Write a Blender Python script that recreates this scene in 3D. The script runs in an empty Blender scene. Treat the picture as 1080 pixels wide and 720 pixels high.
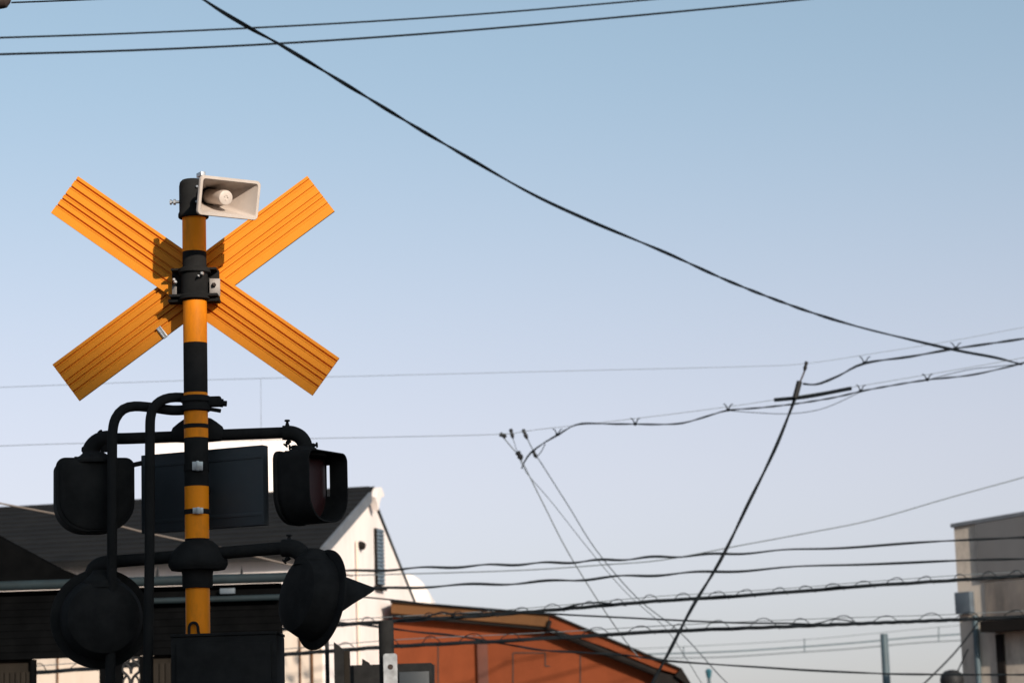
import bpy, bmesh, math, random
from mathutils import Vector, Matrix
random.seed(7)
PI = math.pi
sc = bpy.context.scene
COL = sc.collection

# ------------------------------------------------------------------ camera frame
F = 2550.0                                     # focal length in units of a 1080 px wide picture (85 mm lens)
PITCH, ROLL = math.radians(9.5), math.radians(1.8)
EYE = Vector((0, 0, 1.6))
Fw = Vector((0, math.cos(PITCH), math.sin(PITCH)))
U0 = Vector((0, -math.sin(PITCH), math.cos(PITCH)))
R0 = Vector((1, 0, 0))
Rt = math.cos(ROLL) * R0 - math.sin(ROLL) * U0
Up = math.sin(ROLL) * R0 + math.cos(ROLL) * U0


def P(px, py, Y):
    """the point of the vertical plane y = Y (metres from the camera) seen in direction px, py"""
    v = Rt * ((px - 540) / F) + Up * ((360 - py) / F) + Fw
    return EYE + v * (Y / v.y)


# ------------------------------------------------------------------ mesh helpers
class MB:
    def __init__(s):
        s.v, s.f, s.m = [], [], []

    def add(s, verts, faces, mi=0):
        o = len(s.v)
        s.v += [Vector(p) for p in verts]
        s.f += [tuple(i + o for i in f) for f in faces]
        s.m += [mi] * len(faces)
        return s

    def frombm(s, bm, mi=0):
        bm.verts.index_update()
        s.add([v.co for v in bm.verts], [[v.index for v in f.verts] for f in bm.faces], mi)
        bm.free()
        return s

    def box(s, c, size, rot=None, bev=0.0, mi=0):
        bm = bmesh.new()
        bmesh.ops.create_cube(bm, size=1)
        bmesh.ops.scale(bm, vec=Vector(size), verts=bm.verts)
        if bev:
            bmesh.ops.bevel(bm, geom=list(bm.edges), offset=bev, segments=2, affect='EDGES', profile=.6)
        M = Matrix.Translation(Vector(c)) @ (rot.to_4x4() if rot else Matrix())
        bmesh.ops.transform(bm, matrix=M, verts=bm.verts)
        return s.frombm(bm, mi)

    def tube(s, pts, r, n=8, mi=0, cap=True):
        pts = [Vector(p) for p in pts]
        k = len(pts)
        rr = r if isinstance(r, (list, tuple)) else [r] * k
        t0 = (pts[1] - pts[0]).normalized()
        h = Vector((0, 0, 1)) if abs(t0.z) < .9 else Vector((1, 0, 0))
        a = (h - t0 * h.dot(t0)).normalized()
        vs, fs = [], []
        for i, p in enumerate(pts):
            t = (pts[min(i + 1, k - 1)] - pts[max(i - 1, 0)]).normalized()
            a = (a - t * a.dot(t)).normalized()
            b = t.cross(a)
            for j in range(n):
                q = 2 * PI * j / n
                vs.append(p + (a * math.cos(q) + b * math.sin(q)) * rr[i])
        for i in range(k - 1):
            for j in range(n):
                fs.append((i * n + j, i * n + (j + 1) % n, (i + 1) * n + (j + 1) % n, (i + 1) * n + j))
        if cap:
            fs.append(tuple(range(n - 1, -1, -1)))
            fs.append(tuple((k - 1) * n + j for j in range(n)))
        return s.add(vs, fs, mi)

    def lathe(s, prof, o, axis=(0, 0, 1), n=32, mi=0, sx=1.0, sy=1.0, xh=None):
        """prof: (radius, height) pairs along axis from o"""
        ax = Vector(axis).normalized()
        h = Vector(xh) if xh else (Vector((1, 0, 0)) if abs(ax.x) < .9 else Vector((0, 0, 1)))
        a = (h - ax * h.dot(ax)).normalized()
        b = ax.cross(a)
        vs, fs = [], []
        for r, t in prof:
            r = max(r, 1e-4)
            for j in range(n):
                q = 2 * PI * j / n
                vs.append(Vector(o) + ax * t + a * (r * sx * math.cos(q)) + b * (r * sy * math.sin(q)))
        for i in range(len(prof) - 1):
            for j in range(n):
                fs.append((i * n + j, i * n + (j + 1) % n, (i + 1) * n + (j + 1) % n, (i + 1) * n + j))
        fs.append(tuple(range(n - 1, -1, -1)))
        fs.append(tuple((len(prof) - 1) * n + j for j in range(n)))
        return s.add(vs, fs, mi)

    def loft(s, rings, mi=0, cap0=False, cap1=False, skip=None):
        n = len(rings[0])
        vs = [p for r in rings for p in r]
        fs = []
        for i in range(len(rings) - 1):
            for j in range(n):
                if skip and skip(i, j):
                    continue
                fs.append((i * n + j, i * n + (j + 1) % n, (i + 1) * n + (j + 1) % n, (i + 1) * n + j))
        if cap0:
            fs.append(tuple(range(n - 1, -1, -1)))
        if cap1:
            fs.append(tuple((len(rings) - 1) * n + j for j in range(n)))
        return s.add(vs, fs, mi)

    def prism(s, poly, ext, mi=0):
        """closed polygon of 3D points swept along the vector ext"""
        n = len(poly)
        poly = [Vector(p) for p in poly]
        vs = poly + [p + Vector(ext) for p in poly]
        fs = [tuple(range(n)), tuple(range(2 * n - 1, n - 1, -1))]
        for i in range(n):
            fs.append((i, i + n, (i + 1) % n + n, (i + 1) % n))
        return s.add(vs, fs, mi)

    def build(s, name, mats, parent=None, origin=None, smooth=38):
        o0 = Vector(origin) if origin is not None else Vector((0, 0, 0))
        me = bpy.data.meshes.new(name)
        me.from_pydata([p - o0 for p in s.v], [], s.f)
        for m in (mats if isinstance(mats, (list, tuple)) else [mats]):
            me.materials.append(m)
        me.polygons.foreach_set('material_index', s.m)
        bm = bmesh.new()
        bm.from_mesh(me)
        bmesh.ops.recalc_face_normals(bm, faces=bm.faces)
        bm.to_mesh(me)
        bm.free()
        me.update()
        if smooth:
            me.shade_smooth()
            me.set_sharp_from_angle(angle=math.radians(smooth))
        ob = bpy.data.objects.new(name, me)
        COL.objects.link(ob)
        if parent is not None:
            ob.parent = parent
        elif origin is not None:
            ob.location = o0
        return ob


def tag(o, label=None, cat=None, group=None, kind=None):
    if label: o['label'] = label
    if cat: o['category'] = cat
    if group: o['group'] = group
    if kind: o['kind'] = kind
    return o


def empty(name, loc, label, cat, group=None):
    o = bpy.data.objects.new(name, None)
    o.empty_display_size = .2
    COL.objects.link(o)
    o.location = loc
    return tag(o, label, cat, group)


class Thing:
    """an Empty at the base of a thing; parts are built in world coordinates and hung under it"""
    def __init__(s, name, loc, label, cat, group=None):
        s.o = empty(name, loc, label, cat, group)
        s.loc = Vector(loc)

    def part(s, mb, name, mats, parent=None, smooth=38, label=None):
        ob = mb.build(name, mats, parent or s.o, s.loc, smooth)
        if label: ob['label'] = label
        return ob


def rrect(w, h, rt, rb, n=8, dx=0, dy=0):
    """rounded rectangle outline, top corners rt, bottom corners rb, counter-clockwise from the right edge"""
    out = []
    for cx, cy, r, a0 in ((w / 2 - rt, h / 2 - rt, rt, 0), (-w / 2 + rt, h / 2 - rt, rt, 90),
                          (-w / 2 + rb, -h / 2 + rb, rb, 180), (w / 2 - rb, -h / 2 + rb, rb, 270)):
        for k in range(n + 1):
            q = math.radians(a0 + 90 * k / n)
            out.append((cx + dx + r * math.cos(q), cy + dy + r * math.sin(q)))
    return out


def smooth_path(pts, step=10):
    """Catmull-Rom through 2D/3D points, resampled"""
    pts = [Vector(p) for p in pts]
    q = [pts[0] * 2 - pts[1]] + pts + [pts[-1] * 2 - pts[-2]]
    out = []
    for i in range(1, len(q) - 2):
        n = max(2, int((q[i + 1] - q[i]).length / step))
        for k in range(n):
            t = k / n
            a, b, c, d = q[i - 1], q[i], q[i + 1], q[i + 2]
            out.append(.5 * ((2 * b) + (c - a) * t + (2 * a - 5 * b + 4 * c - d) * t * t + (3 * b - a - 3 * c + d) * t ** 3))
    out.append(pts[-1])
    return out


# ------------------------------------------------------------------ materials
def mat(name, col, rough=.5, metal=0.0, var=.25, scale=6.0, dirt=None, dirt_amt=.4, dirt_scale=3.0, stretch=(1, 1, 1), bump=0.0, bump_scale=60.0, spec=.5):
    m = bpy.data.materials.new(name)
    m.use_nodes = True
    nt = m.node_tree
    N, L = nt.nodes, nt.links
    b = N['Principled BSDF']
    tc = N.new('ShaderNodeTexCoord')
    mp = N.new('ShaderNodeMapping')
    mp.inputs['Scale'].default_value = stretch
    L.new(tc.outputs['Object'], mp.inputs['Vector'])
    n1 = N.new('ShaderNodeTexNoise')
    n1.inputs['Scale'].default_value = scale
    n1.inputs['Detail'].default_value = 6
    n1.inputs['Roughness'].default_value = .6
    L.new(mp.outputs[0], n1.inputs['Vector'])
    r1 = N.new('ShaderNodeMapRange')
    r1.inputs[1].default_value, r1.inputs[2].default_value = .3, .7
    r1.inputs[3].default_value, r1.inputs[4].default_value = 1 - var, 1 + var
    L.new(n1.outputs['Fac'], r1.inputs[0])
    mul = N.new('ShaderNodeMix')
    mul.data_type, mul.blend_type = 'RGBA', 'MULTIPLY'
    mul.inputs['Factor'].default_value = 1
    mul.inputs['A'].default_value = (*col, 1)
    L.new(r1.outputs[0], mul.inputs['B'])
    out = mul.outputs['Result']
    if dirt:
        n2 = N.new('ShaderNodeTexNoise')
        n2.inputs['Scale'].default_value = dirt_scale
        n2.inputs['Detail'].default_value = 8
        n2.inputs['Roughness'].default_value = .7
        L.new(mp.outputs[0], n2.inputs['Vector'])
        cr = N.new('ShaderNodeMapRange')
        cr.inputs[1].default_value, cr.inputs[2].default_value = .48, .72
        cr.inputs[4].default_value = dirt_amt
        L.new(n2.outputs['Fac'], cr.inputs[0])
        mx = N.new('ShaderNodeMix')
        mx.data_type = 'RGBA'
        L.new(cr.outputs[0], mx.inputs['Factor'])
        L.new(out, mx.inputs['A'])
        mx.inputs['B'].default_value = (*dirt, 1)
        out = mx.outputs['Result']
    L.new(out, b.inputs['Base Color'])
    rr = N.new('ShaderNodeMapRange')
    rr.inputs[3].default_value, rr.inputs[4].default_value = max(.05, rough - .12), min(1, rough + .12)
    L.new(n1.outputs['Fac'], rr.inputs[0])
    L.new(rr.outputs[0], b.inputs['Roughness'])
    b.inputs['Metallic'].default_value = metal
    b.inputs['Specular IOR Level'].default_value = spec
    if bump:
        n3 = N.new('ShaderNodeTexNoise')
        n3.inputs['Scale'].default_value = bump_scale
        n3.inputs['Detail'].default_value = 4
        L.new(mp.outputs[0], n3.inputs['Vector'])
        bp = N.new('ShaderNodeBump')
        bp.inputs['Strength'].default_value = bump
        bp.inputs['Distance'].default_value = .01
        L.new(n3.outputs['Fac'], bp.inputs['Height'])
        L.new(bp.outputs[0], b.inputs['Normal'])
    return m


YELLOW = mat('yellow_paint', (.95, .275, .005), .6, var=.10, scale=9, spec=.2, dirt=(.34, .11, .012), dirt_amt=.45, dirt_scale=14, stretch=(1, 1, .35), bump=.08)
BOARD = mat('board_yellow', (.70, .232, .009), .6, var=.06, scale=5, dirt=(.42, .12, .008), dirt_amt=.35, dirt_scale=5, spec=.25)
BLACK = mat('black_paint', (.018, .0177, .0175), .85, var=.25, scale=12, dirt=(.028, .026, .024), dirt_amt=.5, dirt_scale=10, spec=.04)
RUBBER = mat('black_rubber', (.018, .0177, .0175), .85, var=.2, scale=5, spec=.04)
CABLE = mat('cable_sheath', (.0035, .006, .0085), .7, var=.3, scale=1.3, spec=.12)
THINWIRE = mat('thin_wire', (.06, .075, .085), .5, metal=.3, var=.2, scale=2)
STEEL = mat('galvanised_steel', (.42, .43, .44), .42, metal=.75, var=.2, scale=18, dirt=(.2, .18, .16), dirt_amt=.5, dirt_scale=12)
GREYSTEEL = mat('grey_bracket', (.17, .155, .145), .5, metal=.3, var=.2, scale=20, dirt=(.14, .11, .09), dirt_amt=.6, dirt_scale=20)
HORN = mat('horn_plastic', (.53, .455, .40), .5, var=.08, scale=6, dirt=(.36, .28, .22), dirt_amt=.35, dirt_scale=9)
REDGLASS = mat('red_lens', (.030, .006, .006), .5, var=.1, scale=9)
BLUEGREY = mat('panel_back', (.020, .026, .032), .6, var=.2, scale=6, dirt=(.03, .033, .035), dirt_amt=.5, dirt_scale=5)
PLASTER = mat('white_plaster', (.82, .735, .69), .85, var=.05, scale=1.2, dirt=(.56, .47, .42), dirt_amt=.45, dirt_scale=1.6, stretch=(1, 1, .3), bump=.1)
CREAM = mat('cream_plaster', (.68, .56, .46), .85, var=.07, scale=1.5, dirt=(.5, .38, .28), dirt_amt=.4, dirt_scale=2, stretch=(1, 1, .3))
ROOF = mat('slate_roof', (.0125, .0125, .013), .85, var=.25, scale=3, dirt=(.017, .0165, .016), dirt_amt=.6, dirt_scale=2.2, spec=.1)
VERGE = mat('roof_verge', (.12, .13, .145), .6, var=.2, scale=5)
SHUTTER = mat('blue_shutter', (.11, .15, .19), .6, var=.2, scale=8)
GUTTER = mat('teal_pipe', (.012, .021, .025), .7, spec=.25, var=.25, scale=4, dirt=(.01, .013, .014), dirt_amt=.5)
DARKSHEET = mat('dark_sheet', (.0034, .0036, .0039), .75, var=.3, scale=4, dirt=(.006, .006, .006), dirt_amt=.5, dirt_scale=2, spec=.0)
DARKWOOD = mat('brown_boards', (.018, .0145, .011), .8, var=.3, scale=3, stretch=(5, 5, .5), spec=.1)
IRON = mat('wrought_iron', (.014, .014, .015), .6, var=.2, spec=.25)
BRICK = mat('orange_render', (.165, .041, .0155), .9, var=.18, spec=.1, scale=.9, dirt=(.10, .026, .010), dirt_amt=.5, dirt_scale=1.7, stretch=(1, 1, .5), bump=.15)
TAN = mat('tan_fascia', (.115, .052, .02), .8, spec=.15, var=.25, scale=2.5, dirt=(.07, .035, .018), dirt_amt=.5, dirt_scale=2.5)
DARKTRIM = mat('dark_trim', (.014, .012, .011), .8, spec=.08, var=.25, scale=3)
CONCRETE = mat('stained_concrete', (.52, .45, .38), .9, var=.2, scale=1.1, dirt=(.06, .05, .043), dirt_amt=1.0, dirt_scale=.75, stretch=(1, 1, .5), bump=.2)
CLAD = mat('grey_cladding', (.13, .128, .13), .8, var=.14, scale=1.2, dirt=(.13, .12, .11), dirt_amt=.5, dirt_scale=1.4, stretch=(1, 1, .4))
BOXGREY = mat('grey_box', (.075, .095, .115), .55, var=.15, scale=5)
TEALPOLE = mat('far_pole', (.055, .085, .10), .6, var=.2, scale=2)
ASPHALT = mat('asphalt', (.055, .054, .052), .9, var=.25, scale=.8, bump=.2)
APART = mat('apartment_wall', (.42, .38, .34), .9, var=.15, scale=.4)
GLASS = mat('dark_glass', (.03, .035, .04), .15, var=.1)
RUST = mat('rusty_steel', (.035, .02, .015), .8, var=.3, scale=10, dirt=(.03, .02, .015), dirt_amt=.6, dirt_scale=8)


# ------------------------------------------------------------------ ground
g = MB()
g.add([(-900, -900, 0), (900, -900, 0), (900, 1500, 0), (-900, 1500, 0)], [(0, 1, 2, 3)])
tag(g.build('ground', ASPHALT, smooth=0), 'grey asphalt ground below the crossing', None, kind='structure')

# ------------------------------------------------------------------ the crossing signal
YS = 10.7
S = lambda px, py, dy=0.0: P(px, py, YS + dy)
px1 = (S(208, 400) - S(207, 400)).length                 # metres per photo pixel here
X0 = S(207, 475).x
base = Vector((X0, YS, 0))
T = Thing('railway_crossing_signal', base, 'black and yellow railway crossing signal post with crossed boards, horn speaker and four black lamps', 'crossing signal')
zp = lambda py, dy=0.0: S(207, py, dy).z
PR = 12.6 * px1                                             # pole radius


def ax(py, dx=0, dy=0):
    return Vector((X0 + dx, YS + dy, zp(py)))


# pole with painted bands
bands = [(0, 760, 0), (760, 700, 1), (700, 617, 0), (617, 568, 1), (568, 513, 0), (513, 462, 1), (462, 414.5, 0), (414.5, 362, 1), (362, 318, 0), (318, 266, 1), (266, 205, 0)]
m = MB()
for k, (a, b, mi) in enumerate(bands):
    z0 = 0 if k == 0 else zp(a)
    z1 = zp(b)
    n = 40
    vs = []
    for z in (z0, z1):
        for j in range(n):
            q = 2 * PI * j / n
            vs.append((X0 + PR * math.cos(q), YS + PR * math.sin(q), z))
    m.add(vs, [(j, (j + 1) % n, (j + 1) % n + n, j + n) for j in range(n)], mi)
T.part(m, 'pole', [YELLOW, BLACK])

# cap with bolt
m = MB()
zb, zt = zp(230), zp(190)
m.lathe([(15.5 * px1, 0), (16.2 * px1, .004), (16.2 * px1, .018), (15 * px1, .03), (15 * px1, zt - zb - .03), (14.2 * px1, zt - zb - .012), (12 * px1, zt - zb - .002), (6 * px1, zt - zb + .004), (.001, zt - zb + .006)], Vector((X0 - 0.6 * px1, YS, zb)), n=40)
cap = T.part(m, 'cap', BLACK)
m = MB()
for py, l in ((213, 10.5),):
    o = ax(py, -15 * px1, -.01)
    m.lathe([(1.6 * px1, -.02), (1.6 * px1, l * px1 - .008), (1.5 * px1, l * px1)], o, (-1, 0, 0), 10)
    m.lathe([(3.2 * px1, 0), (3.2 * px1, 2.4 * px1)], o + Vector((-4 * px1, 0, 0)), (-1, 0, 0), 6)
    m.lathe([(2.9 * px1, 0), (2.9 * px1, 1.8 * px1)], o + Vector((-8.4 * px1, 0, 0)), (-1, 0, 0), 6)
T.part(m, 'bolt', STEEL, cap)
m = MB()
for (x, y) in ((208, 197), (207.5, 213), (197, 225)):
    m = MB()
    m.lathe([(1.5 * px1, 0), (1.5 * px1, .008), (.8 * px1, .011)], S(x, y, -15 * px1 * (.95 if x > 200 else .75)), (0, -1, 0), 8)
    T.part(m, 'screw', STEEL, cap)

# thin bands / clips on the pole
def strap(py0, py1, r=None, clip=True, mats=BLACK, cx=211):
    r = r or PR + .003
    z0, z1 = zp(py1), zp(py0)
    m = MB()
    m.lathe([(r - .004, 0), (r, .001), (r, z1 - z0 - .001), (r - .004, z1 - z0)], Vector((X0, YS, z0)), n=40)
    st = T.part(m, 'strap', mats)
    if clip:
        m = MB()
        a = math.radians(12)
        rot = Matrix.Rotation(a, 3, 'Z')
        m.box(Vector((X0 + math.sin(a) * (r + .006), YS - math.cos(a) * (r + .006), (z0 + z1) / 2)), (11 * px1, .012, (z1 - z0) * 1.15), rot, .002)
        m.box(Vector((X0 + math.sin(a) * (r + .012), YS - math.cos(a) * (r + .012), (z0 + z1) / 2)), (3 * px1, .012, (z1 - z0) * 1.3), rot, .002)
        T.part(m, 'clip', STEEL, st)
strap(537, 542.5)
strap(489, 497)
strap(447.5, 452, clip=False)

# crossbuck boards: extruded ribbed profile
def board(p0, p1, width, dy, fr=(.0, .09, .27, .48, .60, .77, 1.0)):
    a, b = S(p0[0], p0[1], dy), S(p1[0], p1[1], dy)
    d = b - a
    L = d.length
    d.normalize()
    nrm = Vector((0, -1, 0))
    u = nrm.cross(d).normalized()
    if u.z > 0: u = -u                                   # u runs from the upper edge to the lower edge
    prof = []                                            # (across, towards camera)
    g, dep, th = .0046, .011, .004
    prof.append((0, -.012)); prof.append((0, 0))
    for f in fr[1:-1]:
        c = f * width
        prof += [(c - g, 0.0), (c - g * .8, -dep), (c + g * .8, -dep), (c + g, .0018), (c + g + .004, .0018), (c + g + .006, 0)]
    prof += [(width, 0), (width, -.012)]
    rings = []
    for t in (0, L):
        rings.append([a + d * t + u * (x - width / 2) + nrm * y for x, y in prof])
    n = len(prof)
    m = MB()
    vs = rings[0] + rings[1]
    fs = [(i, i + 1, i + 1 + n, i + n) for i in range(n - 1)]
    # back sheet and end caps
    back = [a + d * t + u * (s_ * width / 2) + nrm * (-.016) for t in (0, L) for s_ in (-1, 1)]
    m.add(vs, fs)
    k = len(m.v)
    m.add(back, [(0, 1, 3, 2)])
    for e in (0, 1):
        base_i = e * n
        o2 = 2 * n + e * 2
        m.f.append(tuple([base_i + i for i in range(n)] + [o2 + 1, o2])); m.m.append(0)
    m.f.append((0, n, 2 * n + 2, 2 * n)); m.m.append(0)
    m.f.append((n - 1, 2 * n - 1, 2 * n + 3, 2 * n + 1)); m.m.append(0)
    return m, a, b, d, u

mA, aA, bA, dA, uA = board((68, 205), (343.6, 397), 49 * px1, .088)
T.part(mA, 'crossbuck_board', BOARD, smooth=20, label='yellow ribbed board running from upper left to lower right')
mB, aB, bB, dB, uB = board((338.4, 204), (69.3, 403.3), 49 * px1, .115)
bb = T.part(mB, 'crossbuck_board', BOARD, smooth=20, label='yellow ribbed board running from upper right to lower left')
m = MB()
rot = Matrix((dB, Vector((0, -1, 0)), uB)).transposed()
c = S(171, 350.5, .112 - .004)
m.box(c, (5.5 * px1, .008, 14 * px1), rot, .0015)
for k in (-1, 1):
    m.box(c + dB * (k * 1.6 * px1) + Vector((0, -.004, 0)), (1.0 * px1, .006, 13 * px1), rot, .001)
T.part(m, 'metal_clip', STEEL, bb)

# clamp that carries the boards
m = MB()
z0, z1 = zp(317), zp(283)
H = z1 - z0
m.lathe([(PR + .012, 0), (PR + .018, .004), (PR + .018, .018), (PR + .006, .028), (PR + .006, H - .03), (PR + .02, H - .022), (PR + .02, H - .004), (PR + .012, H)], Vector((X0, YS, z0)), n=40)
yb = YS + .068
m.box(Vector((X0 - 0.5 * px1, yb - .012, (z0 + z1) / 2)), (50 * px1, .028, H), None, .004)
m.box(Vector((X0 - 0.5 * px1, yb - .05, z1 - .006)), (48 * px1, .08, .009), None, .002)
m.box(Vector((X0 - 0.5 * px1, yb - .055, z0 + .02)), (51 * px1, .10, .012), None, .002)
m.box(Vector((X0 - 1 * px1, yb - .045, z0 + .002)), (54 * px1, .07, .016), None, .004)
clampo = T.part(m, 'board_clamp', BLACK)
m = MB()
m.box(S(226.5, 303, .018), (11.5 * px1, .008, 19 * px1), Matrix.Rotation(math.radians(14), 3, 'Z'), .002)
T.part(m, 'clamp_ear', GREYSTEEL, clampo)
m = MB()
m.box(S(184, 308, .018), (5 * px1, .008, 12 * px1), None, .002)
T.part(m, 'clamp_ear', GREYSTEEL, clampo)
for (x, y, dy, r) in ((225.5, 300.5, .012, 2.6), (213, 288.5, -.066, 2.4), (185, 297.5, -.02, 2.2), (183.5, 295, .0, 2.0), (209.3, 291, -.07, 1.5)):
    m = MB()
    m.lathe([(r * px1, -.01), (r * px1, .010), (r * .7 * px1, .014)], S(x, y, dy), (.15, -1, -.1), 6)
    m.lathe([(r * .5 * px1, .0), (r * .5 * px1, .024)], S(x, y, dy), (.15, -1, -.1), 8)
    T.part(m, 'bolt', RUST if r > 2.5 else STEEL, clampo)
# round boss visible left behind the pole
m = MB()
m.lathe([(9 * px1, 0), (9.5 * px1, .004), (9.5 * px1, .02), (7 * px1, .03)], S(181, 283, .07), (0, -1, 0), 24)

# ---------------------------------------------------------------- loudspeaker
sp_c = S(241.8, 208.8, -.33)
yaw = math.radians(33)
pit = math.radians(-14)
w_ax = Vector((math.sin(yaw) * math.cos(pit), -math.cos(yaw) * math.cos(pit), math.sin(pit)))   # facing direction
u_ax = Vector((math.cos(yaw), math.sin(yaw), 0))
v_ax = w_ax.cross(u_ax) * -1
if v_ax.z < 0: v_ax = -v_ax
SW, SH = .290, .169


def spl(w, h, rt, d, ox=0, oy=0):
    return [sp_c + u_ax * (x + ox) + v_ax * (y + oy) + w_ax * d for x, y in rrect(w, h, rt, rt, 6)]

m = MB()
m.loft([spl(.05, .05, .024, -.225), spl(.085, .08, .035, -.215), spl(SW * .50, SH * .58, .022, -.15), spl(SW * .86, SH * .9, .02, -.035), spl(SW * .97, SH * .98, .02, -.012),
        spl(SW + .006, SH + .006, .021, -.010), spl(SW + .006, SH + .006, .021, -.002), spl(SW, SH, .019, .003), spl(SW - .022, SH - .020, .013, .003), spl(SW - .028, SH - .026, .011, -.003),
        spl(SW * .78, SH * .80, .012, -.04), spl(SW * .46, SH * .58, .02, -.14), spl(.08, .075, .033, -.21)], cap0=True, cap1=True)
spk = T.part(m, 'loudspeaker', HORN, smooth=50)
m = MB()
m.lathe([(.034, -.212), (.034, -.10), (.0335, -.040), (.032, -.034), (.028, -.0315), (.010, -.031), (.009, -.033), (.004, -.033)], sp_c, w_ax, 32)
for k in range(3):
    q = 2 * PI * k / 3 + .4
    m.lathe([(.0035, -.031), (.0035, -.0285)], sp_c + (u_ax * math.cos(q) + v_ax * math.sin(q)) * .0095, w_ax, 8)
T.part(m, 'driver_cone', HORN, spk)
m = MB()
m.lathe([(.05, -.207), (.05, -.203), (.036, -.202)], sp_c, w_ax, 28)  # throat slot, made black to deepen the shade inside the horn
T.part(m, 'throat_shade_ring', BLACK, spk)
m = MB()
m.lathe([(.03, -.28), (.036, -.27), (.036, -.235), (.034, -.225), (.03, -.222)], sp_c, w_ax, 28)
T.part(m, 'driver_housing', BLACK, spk)
m = MB()
m.tube([sp_c + w_ax * -.24, S(214, 212, -.03)], .022, 14)
T.part(m, 'mounting_bracket', BLACK, spk)
m = MB()
m.box(sp_c + u_ax * -.132 + v_ax * .088 + w_ax * -.03, (.022, .05, .02), Matrix.Rotation(yaw, 3, 'Z'), .003)
T.part(m, 'hinge_clip', STEEL, spk)

# ---------------------------------------------------------------- arms
ARMR = 6.1 * px1
dU = .105
def hub(cx, ytop, ybot, rpx, dy, depth):
    m = MB()
    zb, zt = S(cx, ybot, dy).z, S(cx, ytop, dy).z
    H = zt - zb
    r = rpx * px1
    m.lathe([(r * .9, -.012), (r * .96, 0), (r, .01), (r * .99, H * .25), (r * .9, H * .55), (r * .68, H * .8), (r * .5, H * .97), (r * .44, H)], Vector((S(cx, ybot, dy).x, YS + dy, zb)), n=40, sy=depth)
    return m

# upper arm
m = hub(208.5, 441, 462, 29.5, dU, .55)
upper = [S(x, y, dU) for x, y in ((112, 476), (112, 470), (114.5, 465), (121, 462.6), (140, 462), (210, 459.4), (296, 456.2), (308, 456.4), (316, 460), (321, 467), (322, 475), (322, 479))]
m.tube(smooth_path(upper, .02), ARMR, 18)
m.tube(smooth_path([S(x, y, dU) for x, y in ((298, 456.2), (308, 456.6), (316.5, 460.6), (321.2, 467.5), (322, 474))], .01), ARMR * 1.28, 20)
m.tube(smooth_path([S(x, y, dU) for x, y in ((96, 480), (96.5, 473), (102, 466.5), (110, 463.2), (121, 462.6))], .01), ARMR * 1.5, 20)
armU = T.part(m, 'lamp_arm', BLACK)
for (p, d, l) in (((303, 450), (0, 0, 1), 8), ((329, 469.5), (1, 0, .06), 6), ((304, 466), (-.5, 0, -.6), 5), ((310, 471.5), (-1, 0, 0), 5), ((108, 458.5), (-.55, 0, .7), 5), ((91, 474), (-1, 0, .1), 4)):
    m = MB()
    o = S(p[0], p[1], dU)
    D = Vector(d).normalized()
    m.lathe([(2.7 * px1, -.012), (2.3 * px1, .008), (1.5 * px1, l * px1 * .55), (1.4 * px1, l * px1 * .8)], o, D, 10)
    m.lathe([(2.9 * px1, 0), (3.0 * px1, .004), (2.7 * px1, 1.9 * px1)], o + D * (l * px1 * .72), D, 6)
    T.part(m, 'bolt', BLACK, armU)

# lower arm (turned so that its right end is nearer)
ly = math.radians(24)
def LA(px, py):
    t = (px - 208) * px1
    return S(px, py, -.5 * (px - 208) * px1 * math.tan(ly) * 1.0)
m = hub(209, 570, 598, 31, 0, .9)
zz = zp(620)
m.lathe([(PR + .010, 0), (PR + .014, .01), (PR + .014, .06), (PR + .02, .09)], Vector((X0, YS, zz)), n=40)
low = [LA(x, y) for x, y in ((99, 606), (99, 600), (102, 596), (110, 593), (125, 591.5), (208, 585), (298, 577.6), (310, 578), (318, 583), (321, 592), (320, 600))]
m.tube(smooth_path(low, .02), ARMR * 1.08, 18)
m.tube(smooth_path([LA(x, y) for x, y in ((298, 577.6), (309, 578), (317, 582.5), (321, 590), (321, 600))], .01), ARMR * 1.5, 20)
m.tube(smooth_path([LA(x, y) for x, y in ((99, 612), (99, 603), (102, 598.5), (108, 595.5), (120, 593))], .01), ARMR * 1.5, 20)
armL = T.part(m, 'lamp_arm', BLACK)
for (p, d, l) in (((305, 570.5), (0, 0, 1), 8), ((303, 589), (-.6, 0, -.5), 5), ((331, 585), (1, 0, .2), 4)):
    m = MB()
    o = LA(*p)
    D = Vector(d).normalized()
    m.lathe([(2.7 * px1, -.012), (2.3 * px1, .006), (1.5 * px1, l * px1 * .6), (1.4 * px1, l * px1 * .8)], o, D, 10)
    m.lathe([(2.9 * px1, 0), (3.0 * px1, .004), (2.7 * px1, 1.9 * px1)], o + D * (l * px1 * .65), D, 6)
    T.part(m, 'bolt', BLACK, armL)

# ---------------------------------------------------------------- lamps (local frame: x across, z up, -y the way the lamp faces)
def sect(w, h, rt, rb, y, dz=0, n=8):
    return [Vector((x, y, z + dz)) for x, z in rrect(w, h, rt, rb, n)]

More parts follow.
